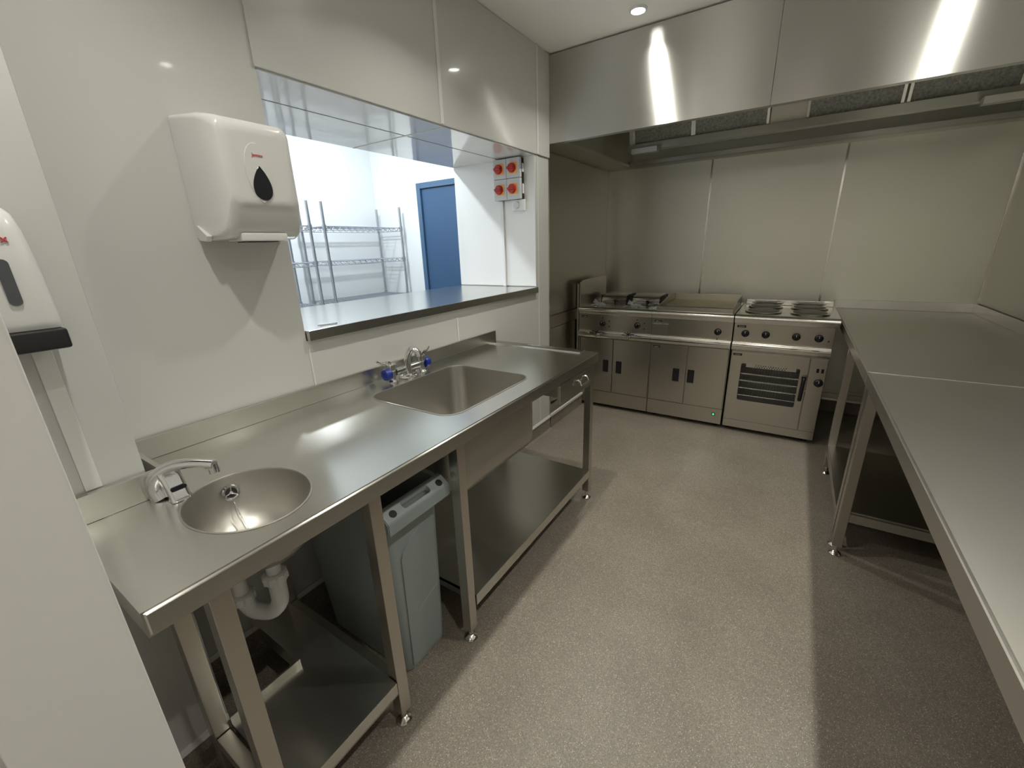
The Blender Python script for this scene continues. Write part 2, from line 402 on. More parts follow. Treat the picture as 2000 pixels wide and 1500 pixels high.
# ------------------------------------------------------------------ sink counter
def foot(parent, x, y, top=.06):
    bm = bmesh.new()
    lathe(bm, (x, y, 0.0005), [(.0, 0), (.026, 0), (.027, .004), (.022, .011), (.010, .018), (.009, top)], n=24)
    return obj('foot', bm, steel_bright, parent)
def leg(parent, x, y, top, bottom=.05, h=.02):
    bm = bmesh.new(); box(bm, x-h, x+h, y-h, y+h, bottom, top, bev=.003)
    l = obj('leg', bm, steel_leg, parent)
    foot(l, x, y, bottom+.01)
    return l
W = .704
sc_ = thing('sink_counter', 'long stainless steel counter with round basin, rectangular sink and drawer along the left wall', 'sink counter', (.35, .86, 0))
bm = bmesh.new()
prism(bm, [(.002, .030), (.283, .030), (.283, -.143), (W, -.143), (W, 1.874), (.002, 1.874)], 'z', .846, .900)
bmesh.ops.bevel(bm, geom=[e for e in bm.edges if all(v.co.x > .69 for v in e.verts)], offset=.006, segments=3, affect='EDGES')
top = obj('worktop', bm, steel_y, sc_)
BX0, BX1, BY0, BY1 = .150, .600, .765, 1.325
bmc = bmesh.new(); q = rrect((BX0+BX1)/2, (BY0+BY1)/2, (BX1-BX0)/2, (BY1-BY0)/2, .07, 8); prism(bmc, q, 'z', .80, .95); cut(top, bmc)
EC = (.487, .137); ER = (.160, .131)
ell = lambda k, z, dx=0: [(EC[0]+dx+ER[0]*k*math.cos(2*PI*i/64), EC[1]+ER[1]*k*math.sin(2*PI*i/64), z) for i in range(64)]
bmc = bmesh.new(); prism(bmc, [p[:2] for p in ell(1, 0)], 'z', .80, .95); cut(top, bmc)
# raised rolled ridge round the draining side, and the slight front and near margins
bm = bmesh.new()
pr = [(1.795, .9003), (1.802, .9065), (1.812, .9075), (1.822, .9035), (1.846, .9035), (1.856, .9075), (1.866, .9065), (1.873, .9003)]
prism(bm, pr, 'x', .018, .625)
obj('drainer_ridge', bm, steel_y, top)
# upstand
U = .967
bm = bmesh.new()
box(bm, .0045, .020, .030, 1.874, .9003, U, bev=.002)
obj('upstand', bm, steel_y, sc_)
bm = bmesh.new()
box(bm, .021, .283, .038, .050, .9003, U, bev=.0015)
box(bm, .268, .283, -.143, .0375, .9003, U, bev=.0015)
obj('stepped_upstand', bm, steel_y, sc_)
# sink bowl
def rr3(inset, z, r): return [(x, y, z) for x, y in rrect((BX0+BX1)/2, (BY0+BY1)/2, (BX1-BX0)/2-inset, (BY1-BY0)/2-inset, r, 8)]
bm = bmesh.new()
rings = [rr3(.030, .60, .05), rr3(-.012, .615, .09) , rr3(-.024, .65, .09), rr3(-.024, .8455, .09), rr3(-.0005, .8465, .07), rr3(0.0, .9, .07), rr3(.002, .897, .07)]
rings = [rr3(.02, .575, .06), rr3(-.010, .585, .08), rr3(-.022, .610, .09), rr3(-.024, .66, .09), rr3(-.024, .8455, .09), rr3(.0005, .8456, .07), rr3(-.003, .8995, .072), rr3(-.004, .9015, .074), rr3(.001, .9018, .070), rr3(.003, .897, .068),
         rr3(.006, .68, .068), rr3(.010, .645, .066), rr3(.022, .622, .06), rr3(.045, .611, .05), rr3(.12, .606, .05)]
R = loft(bm, rings, cap0=True, cap1=True)
bowl = obj('sink_bowl', bm, steel_bowl, sc_, angle=50)
bm = bmesh.new(); lathe(bm, (.375, 1.06, .6065), [(.045, 0), (.044, .003), (.036, .002), (.034, .0005)], n=32)
obj('sink_waste', bm, chrome, bowl)
bm = bmesh.new(); cyl(bm, (.375, 1.06, .574), (.375, 1.06, .52), .03); cyl(bm, (.375, 1.06, .55), (.375, 1.06, .53), .036)
tube(bm, [(.375, 1.06, .53), (.375, 1.06, .40), (.34, 1.06, .36), (.28, 1.06, .38), (.25, 1.06, .44), (.20, 1.06, .46), (.02, 1.06, .46)], .021, n=14)
obj('sink_trap', bm, white_pipe, bowl)
# wash basin
bm = bmesh.new()
rings = [ell(.30, .742), ell(.70, .757), ell(.90, .79), ell(1.01, .845), ell(1.001, .8457), ell(1.02, .8997), ell(1.028, .9012), ell(1.0, .9020), ell(.985, .898), ell(.955, .86),
         ell(.90, .82), ell(.80, .788), ell(.62, .766), ell(.40, .757), ell(.15, .754)]
loft(bm, rings)
basin = obj('wash_basin', bm, steel_bowl, sc_, angle=50)
bm = bmesh.new(); lathe(bm, (EC[0], EC[1], .7545), [(.036, 0), (.034, .003), (.026, .001), (.022, .0005)], n=28)
obj('basin_waste', bm, chrome, basin)
# overflow rose on the rear wall of the basin, with the plug chain
oc = Vector((.3455, .151, .858)); oax = Vector((.93, -.05, .36)).normalized()
bm = bmesh.new(); lathe(bm, oc, [(.012, 0), (.0195, .0), (.021, .003), (.018, .006), (.0145, .005), (.0135, .002)], axis=oax, n=28)
ou, ov = frame_of(oax)
for a in range(3):
    dd = ou*math.cos(a*PI*2/3+.3)+ov*math.sin(a*PI*2/3+.3); cyl(bm, oc+oax*.004, oc+oax*.004+dd*.0145, .0018, n=8)
cyl(bm, oc+oax*.003, oc+oax*.006, .004, n=12)
orose = obj('overflow_rose', bm, chrome, basin)
bm = bmesh.new(); cyl(bm, oc+oax*.0022, oc+oax*.003, .0132, n=24); obj('overflow_hole', bm, black, orose)
bm = bmesh.new()
cp = smooth_path([oc+oax*.006+Vector((0, 0, -.018)), Vector((.372, .148, .815)), Vector((.40, .145, .788)), Vector((.445, .142, .766)), Vector((.475, .14, .766))], 10)
L_ = 0; last = cp[0]
for p in cp:
    if (p-last).length >= .0036 or p is cp[0]:
        bmesh.ops.create_icosphere(bm, subdivisions=1, radius=.0020, matrix=Matrix.Translation(p)); last = p
obj('plug_chain', bm, chrome, basin)
bm = bmesh.new(); lathe(bm, (.487, .137, .7585), [(.02, 0), (.021, .006), (.014, .010), (.004, .011), (.004, .016)], n=24)
obj('plug', bm, black, basin)
# legs, rails and shelves
for y in (-.030, .346, .702, 1.834): leg(sc_, .668, y, .8455)
for y in (.346, .702, 1.834): leg(sc_, .065, y, .8455)
leg(sc_, .352, -.030, .8455)
bm = bmesh.new()
box(bm, .374, .647, -.048, -.012, .150, .188, bev=.002)
box(bm, .647, .689, -.009, .325, .150, .153); box(bm, .087, .647, .330, .362, .150, .1835, bev=.002)
obj('shelf_rail', bm, steel_leg, sc_)
bm = bmesh.new()
prism(bm, [(.066, .205), (.376, .205), (.376, -.006), (.686, -.006), (.686, .322), (.60, .326), (.066, .326)], 'z', .184, .200)
box(bm, .682, .692, -.006, .322, .158, .2001, bev=.0015)
box(bm, .066, .376, .198, .2049, .160, .222, bev=.001); box(bm, .369, .3759, -.006, .198, .160, .222, bev=.001)
obj('undershelf', bm, steel_y, sc_)
bm = bmesh.new()
box(bm, .090, .690, .725, 1.812, .184, .200, bev=.001); box(bm, .684, .692, .725, 1.812, .152, .2005, bev=.002)
box(bm, .090, .690, .725, .733, .158, .1995, bev=.001); box(bm, .090, .098, .725, 1.812, .200, .222, bev=.001)
obj('undershelf', bm, steel_y, sc_)
# drawer at the far end
bm = bmesh.new(); box(bm, .20, .6935, 1.425, 1.770, .775, .843, bev=.002); box(bm, .694, .712, 1.392, 1.792, .752, .8445, bev=.0025)
dr = obj('drawer', bm, steel_y, sc_)
bm = bmesh.new(); box(bm, .7123, .7145, 1.552, 1.672, .806, .838, bev=.001)
hp = obj('handle_plate', bm, steel_bright, dr)
bm = bmesh.new(); cyl(bm, (.735, 1.575, .800), (.735, 1.665, .800), .006, n=14)
for yy in (1.575, 1.665): tube(bm, [(.7147, yy, .825), (.726, yy, .82), (.735, yy, .80)], .004, n=8)
obj('bail_handle', bm, chrome, dr)

# ------------------------------------------------------------------ taps
t = thing('mixer_tap', 'chrome mixer tap with lever valves and blue end caps behind the rectangular sink', 'tap', (.09, 1.055, .9005))
YC = 1.055; XT = .085; ZB = .9005
for yy in (.965, 1.150):
    bm = bmesh.new(); lathe(bm, (XT, yy, ZB), [(.026, 0), (.026, .004), (.018, .012), (.0155, .03), (.0155, .05), (.019, .052), (.021, .056), (.021, .080), (.018, .084), (.004, .085)], n=24)
    obj('valve_body', bm, chrome, t)
bm = bmesh.new(); cyl(bm, (XT, .985, ZB+.040), (XT, 1.130, ZB+.040), .017, n=24); obj('bridge_sleeve', bm, sleeve_mat, t)
for yy, s, nm in ((.930, -1, 0), (1.188, 1, 1)):
    bm = bmesh.new(); lathe(bm, (XT, yy-s*.022, ZB+.040), [(.020, 0), (.025, .002), (.026, .020), (.0235, .030), (.014, .031), (.012, .026)], axis=(0, s, 0), n=26)
    obj('blue_end_cap', bm, blue_plastic, t)
for yy, s in ((.965, -1), (1.150, 1)):
    bm = bmesh.new(); tube(bm, [(XT, yy, ZB+.085), (XT, yy+s*.020, ZB+.094), (XT-.006, yy+s*.048, ZB+.094), (XT-.01, yy+s*.070, ZB+.108)], lambda q: .0075-.003*q, n=10)
    obj('lever', bm, chrome, t)
bm = bmesh.new()
lathe(bm, (XT+.015, YC, ZB), [(.030, 0), (.030, .004), (.020, .010), (.016, .02)], n=24)
tube(bm, [(XT+.015, YC, ZB+.01), (XT+.013, YC-.006, ZB+.05), (XT+.02, YC-.004, ZB+.10), (XT+.032, YC+.006, ZB+.128), (XT+.050, YC+.012, ZB+.130), (XT+.060, YC+.018, ZB+.118)], lambda q: .0165-.002*q, n=16)
cyl(bm, (XT+.060, YC+.018, ZB+.122), (XT+.064, YC+.020, ZB+.100), .0165, n=20)
for yy in (-.055, .055): tube(bm, [(XT+.015, YC, ZB+.012), (XT+.02, YC+yy*.6, ZB+.010), (XT+.005, YC+yy, ZB+.018)], .011, n=10)
obj('spout', bm, chrome, t)

t = thing('basin_spout_tap', 'curved chrome spout tap with dark slot, arching over the round wash basin', 'tap', (.335, .045, .9005))
bm = bmesh.new()
pth = smooth_path([(.302, .020, .901), (.296, .015, .930), (.306, .022, .960), (.335, .045, .984), (.375, .072, .992), (.418, .100, .990)], 7)
tube(bm, pth, lambda q: .019-.0085*q, n=20, smooth=False)
obj('spout', bm, chrome, t)
bm = bmesh.new(); cyl(bm, (.412, .096, .990), (.427, .106, .988), .0125, n=20); cyl(bm, (.422, .103, .990), (.424, .104, .966), .0115, n=20)
obj('aerator', bm, chrome, t)
bm = bmesh.new()
loft(bm, [[(x, y, z) for x, y in rrect(.333+dx, .046+dx*.5, h, .022, .010, 5)] for z, h, dx in ((.901, .030, 0), (.908, .024, 0), (.935, .020, -.003), (.958, .018, -.006), (.972, .014, -.010))])
tb = obj('tap_body', bm, chrome, t)
bm = bmesh.new(); sl = [(.046+y, .932+z) for y, z in rrect(0, 0, .0165, .0055, .0053, 5)]
prism(bm, sl, 'x', .347, .3545); obj('sensor_slot', bm, black_gloss, tb)

# white waste trap under the basin
t = thing('waste_trap', 'white plastic bottle-bend waste trap under the round wash basin', 'waste pipe', (.40, .14, .48))
bm = bmesh.new()
cyl(bm, (.45, .165, .7405), (.45, .165, .70), .022); cyl(bm, (.45, .165, .70), (.45, .165, .675), .030); cyl(bm, (.45, .165, .675), (.45, .165, .60), .019)
obj('tailpipe', bm, white_pipe, t)
bm = bmesh.new()
tube(bm, [(.45, .165, .635), (.45, .165, .58), (.448, .163, .535), (.428, .150, .503), (.400, .135, .495), (.372, .119, .505), (.356, .110, .54)], .0225, n=18)
tube(bm, [(.354, .109, .545), (.353, .108, .60), (.345, .108, .632), (.315, .108, .650), (.28, .108, .652)], .0205, n=18)
tube(bm, [(.28, .108, .652), (.15, .13, .652), (.03, .14, .652)], .0205, n=14)
obj('trap_bend', bm, white_pipe, t)
for c, ax in (((.45, .165, .62), (0, 0, 1)), ((.355, .1095, .548), (.05, 0, 1)), ((.285, .108, .652), (-1, 0, 0))):
    bm = bmesh.new(); lathe(bm, c, [(.024, -.016), (.030, -.014), (.031, .010), (.027, .014), (.022, .015)], axis=ax, n=12); 
    for k in range(10):
        u_, v_ = frame_of(Vector(ax)); a = 2*PI*k/10; p = Vector(c)+(u_*math.cos(a)+v_*math.sin(a))*.0305; A = Vector(ax).normalized()
        cyl(bm, p-A*.012, p+A*.009, .0026, n=6)
    obj('union_nut', bm, white_pipe, t)

# ------------------------------------------------------------------ slim grey bin
t = thing('waste_bin', 'tall slim grey plastic waste bin standing under the sink counter between two legs', 'bin', (.34, .55, 0))
def binr(z, x0, x1, y0, y1, r): return [(x, y, z) for x, y in rrect((x0+x1)/2, (y0+y1)/2, (x1-x0)/2, (y1-y0)/2, r, 6)]
bm = bmesh.new()
loft(bm, [binr(.002, .14, .570, .462, .660, .030), binr(.012, .135, .575, .458, .664, .035), binr(.66, .105, .592, .423, .672, .035), binr(.70, .10, .596, .419, .674, .035),
          binr(.70, .104, .592, .423, .670, .032), binr(.03, .14, .570, .463, .659, .03)])
body = obj('bin_body', bm, bin_mat, t, angle=40)
# raised arched panel on the end, with a moulded line below the middle
bm = bmesh.new()
def endx(z): return .575+(z-.012)/(.66-.012)*.017
arch = [(-.080, .03), (.062, .03), (.070, .56), (.066, .575), (.045, .580), (.0, .572), (-.045, .552), (-.072, .525), (-.082, .50)]
P0 = [(endx(z)-.004, .561+y, z) for y, z in arch]; P1 = [(endx(z)+.0055, .561+y*.985, z) for y, z in arch]
loft(bm, [P0, P1]); 
tube(bm, [(endx(.26)+.0055, .520, .235), (endx(.27)+.0055, .565, .262), (endx(.28)+.0055, .624, .285)], .002, n=6)
obj('end_panel', bm, bin_mat, body)
bm = bmesh.new()
loft(bm, [binr(.672, .088, .600, .409, .684, .04), binr(.712, .086, .602, .407, .686, .04), binr(.722, .092, .596, .413, .680, .036), binr(.716, .106, .590, .425, .668, .03), binr(.672, .106, .590, .425, .668, .03)], cap0=False, cap1=False)
bm.faces.ensure_lookup_table()
obj('rim', bm, bin_mat, t, angle=40)
bm = bmesh.new()
prof = [(.592, .722), (.604, .722), (.636, .700), (.642, .690), (.642, .655), (.632, .655), (.630, .686), (.600, .706), (.592, .706)]
prism(bm, prof, 'y', .410, .683); bmesh.ops.bevel(bm, geom=[e for e in bm.edges if abs(e.verts[0].co.y-e.verts[1].co.y) < 1e-6], offset=.003, segments=2, affect='EDGES')
hd = obj('handle_lip', bm, bin_mat, t, angle=40)
bmc = bmesh.new(); prism(bmc, rrect(.618, .5475, .0125, .060, .010, 5), 'z', .60, .80); cut(hd, bmc)
ax = Vector((.55, 0, .83)).normalized()
for yy in (.447, .650):
    bm = bmesh.new(); cyl(bm, Vector((.622, yy, .7065))-ax*.006, Vector((.622, yy, .7065))+ax*.0042, .0125, n=20)
    obj('dark_hole_disc', bm, black, hd)  # black discs stand in for the dark insides of two round holes

# ------------------------------------------------------------------ hatch counter and what is on it
t = thing('hatch_counter', 'stainless steel servery shelf lying across the sill of the hatch opening', 'counter', (-.33, 1.54, HZ0))
bm = bmesh.new(); box(bm, -HD+.004, .022, H0+.003, H1-.007, HZ0+.0005, HZ0+.040, bev=.0025)
obj('shelf_top', bm, steel('steel_hatch', (1, 0, 1), (260, 3, 260), .22, .4, (.62, .61, .58)), t)
bm = bmesh.new(); z = HZ0+.0432
tube(bm, [(-.052, .735, z), (-.050, .760, z), (-.035, .800, z), (-.022, .800, z), (-.036, .762, z), (-.036, .735, z)], .0022, n=8)
tag(obj('wire_clip', bm, simple('clip_metal', (.25, .25, .25), .4, 1.0), None), 'small bent wire clip lying on the near end of the steel hatch shelf', 'clip')

# ------------------------------------------------------------------ paper towel dispenser
t = thing('paper_towel_dispenser', 'white glossy paper towel dispenser with black teardrop window on wall left of hatch', 'towel dispenser', (0, .485, 1.51))
def dr_ring(x, y0, y1, z0, z1, r): return [(x, a, b_) for a, b_ in rrect((y0+y1)/2, (z0+z1)/2, (y1-y0)/2, (z1-z0)/2, r, 7)]
bm = bmesh.new()
loft(bm, [dr_ring(*q_) for q_ in ((.002, .362, .625, 1.508, 1.846, .012), (.110, .378, .618, 1.510, 1.839, .018), (.138, .384, .614, 1.519, 1.834, .022), (.155, .390, .610, 1.545, 1.830, .026),
          (.167, .397, .606, 1.584, 1.825, .028), (.1735, .404, .599, 1.600, 1.817, .026), (.1775, .414, .588, 1.608, 1.806, .022), (.179, .428, .572, 1.62, 1.792, .02))])
cov = obj('cover', bm, white_plastic, t, angle=50)
def drop(cy, cz, w_, h_, n=40, p=1.6):
    out = []
    for i in range(n):
        a = 2*PI*i/n; yy = math.sin(a)*math.pow(max(1e-6, math.sin(a/2)), p)*w_; zz = math.cos(a)*h_
        out.append((cy+yy*.68, cz+zz))
    return out
bm = bmesh.new(); pl = [(y, 2*1.690-z) for y, z in drop(.490, 1.690, .060, .080, p=.35)]
loft(bm, [[(.1785, y, z) for y, z in pl], [(.1805, .490+(y-.490)*.98, 1.69+(z-1.69)*.985) for y, z in pl]])
bd = obj('badge_panel', bm, white_plastic, cov)
bm = bmesh.new(); pl = drop(.494, 1.664, .052, .047, p=.9)
loft(bm, [[(.1800, y, z) for y, z in pl], [(.1822, .494+(y-.494)*.96, 1.664+(z-1.664)*.97) for y, z in pl]])
obj('viewing_window', bm, black_gloss, bd)
text_mesh('lettering', 'Jantex', .0125, (.1812, .494, 1.738), (0, 1, 0), (0, 0, 1), red_text, bd, .0004)
bm = bmesh.new(); box(bm, .060, .150, .42, .56, 1.504, 1.528, bev=.004); obj('towel_chute', bm, white_plastic, t)
bm = bmesh.new(); box(bm, .075, .135, .44, .535, 1.5015, 1.5045); obj('chute_slot', bm, black, t)
bm = bmesh.new(); prism(bm, [(.020, 1.512), (.062, 1.506), (.075, 1.520), (.024, 1.552)], 'y', .3585, .372); obj('side_latch', bm, white_plastic, t)
# ------------------------------------------------------------------ soap dispenser
t = thing('soap_dispenser', 'white soap dispenser with black push bar and grey window at the left edge', 'soap dispenser', (.262, -.105, 1.305))
bm = bmesh.new()
def sr(z, x1, hy, r): return [(x, y, z) for x, y in rrect((.262+x1)/2, -.105, (x1-.262)/2, hy, r, 6)]
loft(bm, [sr(1.345, .372, .057, .022), sr(1.36, .376, .057, .024), sr(1.45, .372, .055, .026), sr(1.52, .362, .051, .028), sr(1.548, .352, .046, .028), sr(1.562, .336, .038, .026), sr(1.568, .31, .028, .02)])
cov = obj('cover', bm, white_plastic, t, angle=50)
bm = bmesh.new(); box(bm, .262, .386, -.160, -.050, 1.306, 1.344, bev=.005); obj('push_bar', bm, black, t)
bm = bmesh.new(); pl = rrect(-.1, 1.431, .0085, .040, .008, 6)
loft(bm, [[(.3705, y, z) for y, z in pl], [(.3765-(z-1.431)*.02, y, z) for y, z in pl]]); obj('level_window', bm, win_grey, cov)
text_mesh('lettering', 'Jantex', .019, (.3655, -.104, 1.505), (0, 1, 0), (-.12, 0, 1), red_text, cov, .0012)

# ------------------------------------------------------------------ isolator switches on the hatch jamb
YJ = H1-.0065
def isolator(x0, x1, z0, z1, lab):
    t = thing('isolator_switch', lab, 'switch', ((x0+x1)/2, YJ, z0), 'rotary isolators on the hatch jamb')
    xc = (x0+x1)/2
    bx('back_box', black, t, x0+.001, x1-.001, YJ-.030, YJ-.0005, z0+.001, z1-.001, bev=.002)
    bx('front_cover', grey_box, t, x0, x1, YJ-.056, YJ-.0305, z0, z1, bev=.004)
    bx('side_label', white_box, t, x1-.0008, x1+.0006, YJ-.026, YJ-.004, z0+.035, z1-.035)
    zc = (z0+z1)/2
    bx('warning_plate', plate_yellow, t, xc-.033, xc+.033, YJ-.0585, YJ-.0562, zc-.034, zc+.034, bev=.001)
    bm = bmesh.new(); lathe(bm, (xc-.006, YJ-.0587, zc), [(.030, 0), (.030, .006), (.027, .016), (.024, .018)], axis=(0, -1, 0), n=28)
    box(bm, xc-.006-.026, xc-.006+.026, YJ-.088, YJ-.075, zc-.007, zc+.007, bev=.003)
    obj('rotary_knob', bm, knob_red, t)
    return t
xa, xb, xc_ = -.292, -.187, -.080
isolator(xa, xb-.001, 1.900, 2.022, 'grey isolator with red rotary knob, upper left of the four on the hatch jamb')
isolator(xb, xc_, 1.900, 2.022, 'grey isolator with red rotary knob, upper right of the four on the hatch jamb')
isolator(xa, xb-.001, 1.768, 1.8985, 'grey isolator with red rotary knob, lower left of the four on the hatch jamb')
isolator(xb, xc_, 1.768, 1.8985, 'grey isolator with red rotary knob, lower right of the four on the hatch jamb')
t = thing('fan_control', 'small white dial control box under the lower right red isolator', 'switch', (-.12, YJ, 1.695))
bx('back_plate', white_box, t, -.168, -.070, YJ-.030, YJ-.0005, 1.695, 1.766, bev=.003)
bm = bmesh.new(); lathe(bm, (-.125, YJ-.0302, 1.730), [(.022, 0), (.021, .010), (.017, .012)], axis=(0, -1, 0), n=24); obj('dial', bm, white_plastic, t)
bm = bmesh.new(); box(bm, -.272, -.250, YJ-.014, YJ-.0005, HZ0+.041, 1.767, bev=.001)
tag(obj('cable_trunking', bm, white_box, None), 'slim white cable trunking running down the hatch jamb below the red isolators', 'trunking')

# ------------------------------------------------------------------ wire shelving in the far room
def wire_rack(y0, y1, lab):
    x0, x1 = -2.12, -1.79
    t = thing('wire_shelving_unit', lab, 'shelving', ((x0+x1)/2, (y0+y1)/2, 0), 'chrome wire racks behind the hatch')
    for x in (x0, x1):
        for y in (y0, y1):
            bm = bmesh.new(); cyl(bm, (x, y, .002), (x, y, 1.862), .0125, n=12); 
            for z in (.70, 1.04, 1.388, 1.672): cyl(bm, (x, y, z-.028), (x, y, z+.012), .0175, n=12)
            obj('post', bm, chrome_shelf, t)
    for z in (.35, .70, 1.04, 1.388, 1.672):
        bm = bmesh.new(); r = .0032
        for zz in (z, z-.030):
            for a, b_ in (((x0, y0), (x1, y0)), ((x1, y0), (x1, y1)), ((x1, y1), (x0, y1)), ((x0, y1), (x0, y0))): cyl(bm, (*a, zz), (*b_, zz), r, n=6)
        n = 26
        for x in (x0, x1):
            for i in range(n):
                ya, yb = y0+(y1-y0)*i/n, y0+(y1-y0)*(i+1)/n
                cyl(bm, (x, ya, z if i % 2 else z-.03), (x, yb, z-.03 if i % 2 else z), .0022, n=5)
        for y in (y0, y1):
            for i in range(10):
                xa_, xb_ = x0+(x1-x0)*i/10, x0+(x1-x0)*(i+1)/10
                cyl(bm, (xa_, y, z if i % 2 else z-.03), (xb_, y, z-.03 if i % 2 else z), .0022, n=5)
        for i in range(1, 34): y = y0+(y1-y0)*i/34; cyl(bm, (x0, y, z+.003), (x1, y, z+.003), .0018, n=5)
        for i in range(1, 3): x = x0+(x1-x0)*i/3; cyl(bm, (x, y0, z-.002), (x, y1, z-.002), .003, n=5)
        obj('wire_shelf', bm, chrome_shelf, t)
wire_rack(2.035, 2.885, 'chrome wire shelving unit nearest the blue door, seen through the hatch')
wire_rack(1.02, 1.905, 'chrome wire shelving unit further from the blue door, partly behind the towel dispenser')

# ------------------------------------------------------------------ cooking line
YF = 3.240; BYK = 3.93
badge_m = simple('badge_dark', (.03, .03, .028), .3)
def bullnose(parent, x0, x1):
    prof = [(BYK, .872), (BYK, .934), (3.275, .935), (3.258, .934), (3.247, .928), (3.2405, .918), (3.240, .908), (3.244, .902), (3.252, .899), (3.254, .890), (3.262, .872)]
    bm = bmesh.new(); prism(bm, prof, 'x', x0, x1); return obj('hob_top', bm, steel_roll, parent)
def panel(parent, x0, x1):
    bm = bmesh.new(); prism(bm, [(3.268, .8715), (3.276, .728), (3.40, .728), (3.40, .8715)], 'x', x0, x1); p = obj('control_panel', bm, steel_cook, parent)
    prof = [(3.30, .7275), (3.262, .7275), (3.2605, .7225), (3.250, .7215), (3.248, .714), (3.241, .709), (3.238, .697), (3.241, .680), (3.251, .668), (3.262, .664), (3.30, .664)]
    bm = bmesh.new(); prism(bm, prof, 'x', x0, x1-.0); obj('front_rail', bm, steel_roll, parent)
    return p
def knob(parent, x, z, r=.026, y=3.272, name='knob'):
    bm = bmesh.new(); lathe(bm, (x, y, z), [(r*.8, 0), (r, .003), (r, .010), (r*.86, .014), (r*.80, .028), (r*.6, .031)], axis=(0, -1, 0), n=24)
    box(bm, x-.0045, x+.0045, y-.040, y-.028, z-r*.8, z+r*.8, bev=.002)
    k = obj(name, bm, black_gloss, parent)
    bm = bmesh.new(); box(bm, x-.0012, x+.0012, y-.0408, y-.0400, z+r*.2, z+r*.75); obj('pointer', bm, white_box, k); return k
def badge(parent, x, z, y):
    bm = bmesh.new(); box(bm, x, x+.060, y-.0022, y-.0002, z-.009, z+.009, bev=.0006); b_ = obj('badge', bm, badge_m, parent)
    text_mesh('lettering', 'Lincat', .0145, (x+.030, y-.0027, z), (1, 0, 0), (0, 0, 1), grey_box, b_, .0003); return b_
def dot(parent, x, z, y=3.270, r=.005, mat=None):
    bm = bmesh.new(); cyl(bm, (x, y, z), (x, y-.003, z), r, n=12); obj('indicator_dot', bm, mat or black, parent)
def door(parent, x0, x1, hx, hz, z0=.165, z1=.655):
    bm = bmesh.new(); box(bm, x0, x1, 3.280, 3.298, z0, z1, bev=.003); d_ = obj('door', bm, steel_cook, parent)
    bmc = bmesh.new(); box(bmc, hx-.026, hx+.026, 3.27, 3.293, hz-.056, hz+.056); cut(d_, bmc)
    bm = bmesh.new(); box(bm, hx-.026, hx+.026, 3.290, 3.2925, hz-.056, hz+.056); box(bm, hx-.026, hx+.026, 3.2795, 3.2899, hz+.040, hz+.056, bev=.002)
    obj('recessed_handle', bm, black, d_); return d_
def carcass(parent, x0, x1, z0=.035):
    bm = bmesh.new(); box(bm, x0, x1, 3.2985, BYK, z0, .8715, bev=.002); c = obj('cabinet', bm, steel_cook, parent)
    bm = bmesh.new(); box(bm, x0, x1, 3.284, 3.298, z0, .161, bev=.003); obj('plinth', bm, steel_cook, parent)
    for x in (x0+.05, x1-.05):
        for y in (3.36, 3.88):
            bm = bmesh.new(); cyl(bm, (x, y, .0005), (x, y, z0), .022, n=16); obj('foot', bm, black, parent)
    return c

# fryer
x0, x1 = -.033, .611
t = thing('fryer', 'twin tank stainless steel electric fryer on a two door cabinet, leftmost of the cooking line', 'fryer', ((x0+x1)/2, 3.6, 0))
carcass(t, x0+.003, x1-.001); ht = bullnose(t, x0, x1)
bmc = bmesh.new()
for a, b_ in ((.03, .285), (.325, .585)): box(bmc, a, b_, 3.33, 3.83, .895, 1.0)
cut(ht, bmc)
cp_ = panel(t, x0, x1)
for kx, kz in ((.187, .797), (.493, .797)):
    knob(cp_, kx, kz)
    dot(cp_, kx+.058, kz+.022); dot(cp_, kx+.058, kz-.026); dot(cp_, kx-.004, kz+.046)
badge(cp_, -.015, .848, 3.270)
door(t, x0+.006, .282, .222, .408); door(t, .288, x1-.004, .344, .408)
bm = bmesh.new()
prism(bm, [(3.285, .04), (3.285, 1.120), (3.292, 1.142), (3.315, 1.156), (3.90, 1.165), (3.90, .04)], 'x', x0-.012, x0-.001)
obj('side_guard', bm, steel_cook, t)
bm = bmesh.new(); box(bm, x0-.0180, x0-.0125, 3.283, 3.305, .04, 1.13); obj('gap_shade_strip', bm, dark_gap, t)  # black strip painted in for the shade of the gap beside the guard
for a, b_ in ((.045, .275), (.335, .575)):
    bm = bmesh.new()
    prism(bm, [(3.60, .936), (3.60, .962), (3.612, .966), (3.612, .980), (3.626, .992), (3.66, 1.004), (3.86, 1.006), (3.88, .99), (3.88, .936)], 'x', a, b_); hh = obj('element_head', bm, steel_bright, t)
    for sx in (a-.010, b_+.003):
        bm = bmesh.new(); box(bm, sx, sx+.007, 3.605, 3.87, .936, 1.0, bev=.002); obj('head_end_cap', bm, black, hh)
    bm = bmesh.new(); cyl(bm, ((a+b_)/2+.02, 3.585, .9195), ((a+b_)/2+.02, 3.585, .955), .008, n=12); lathe(bm, ((a+b_)/2+.02, 3.585, .950), [(.013, 0), (.015, .01), (.010, .018)], n=16); obj('lid_knob', bm, black, t)
    bm = bmesh.new(); box(bm, a-.005, b_+.005, 3.345, 3.595, .912, .9195, bev=.002); obj('tank_lid', bm, steel_x, t)
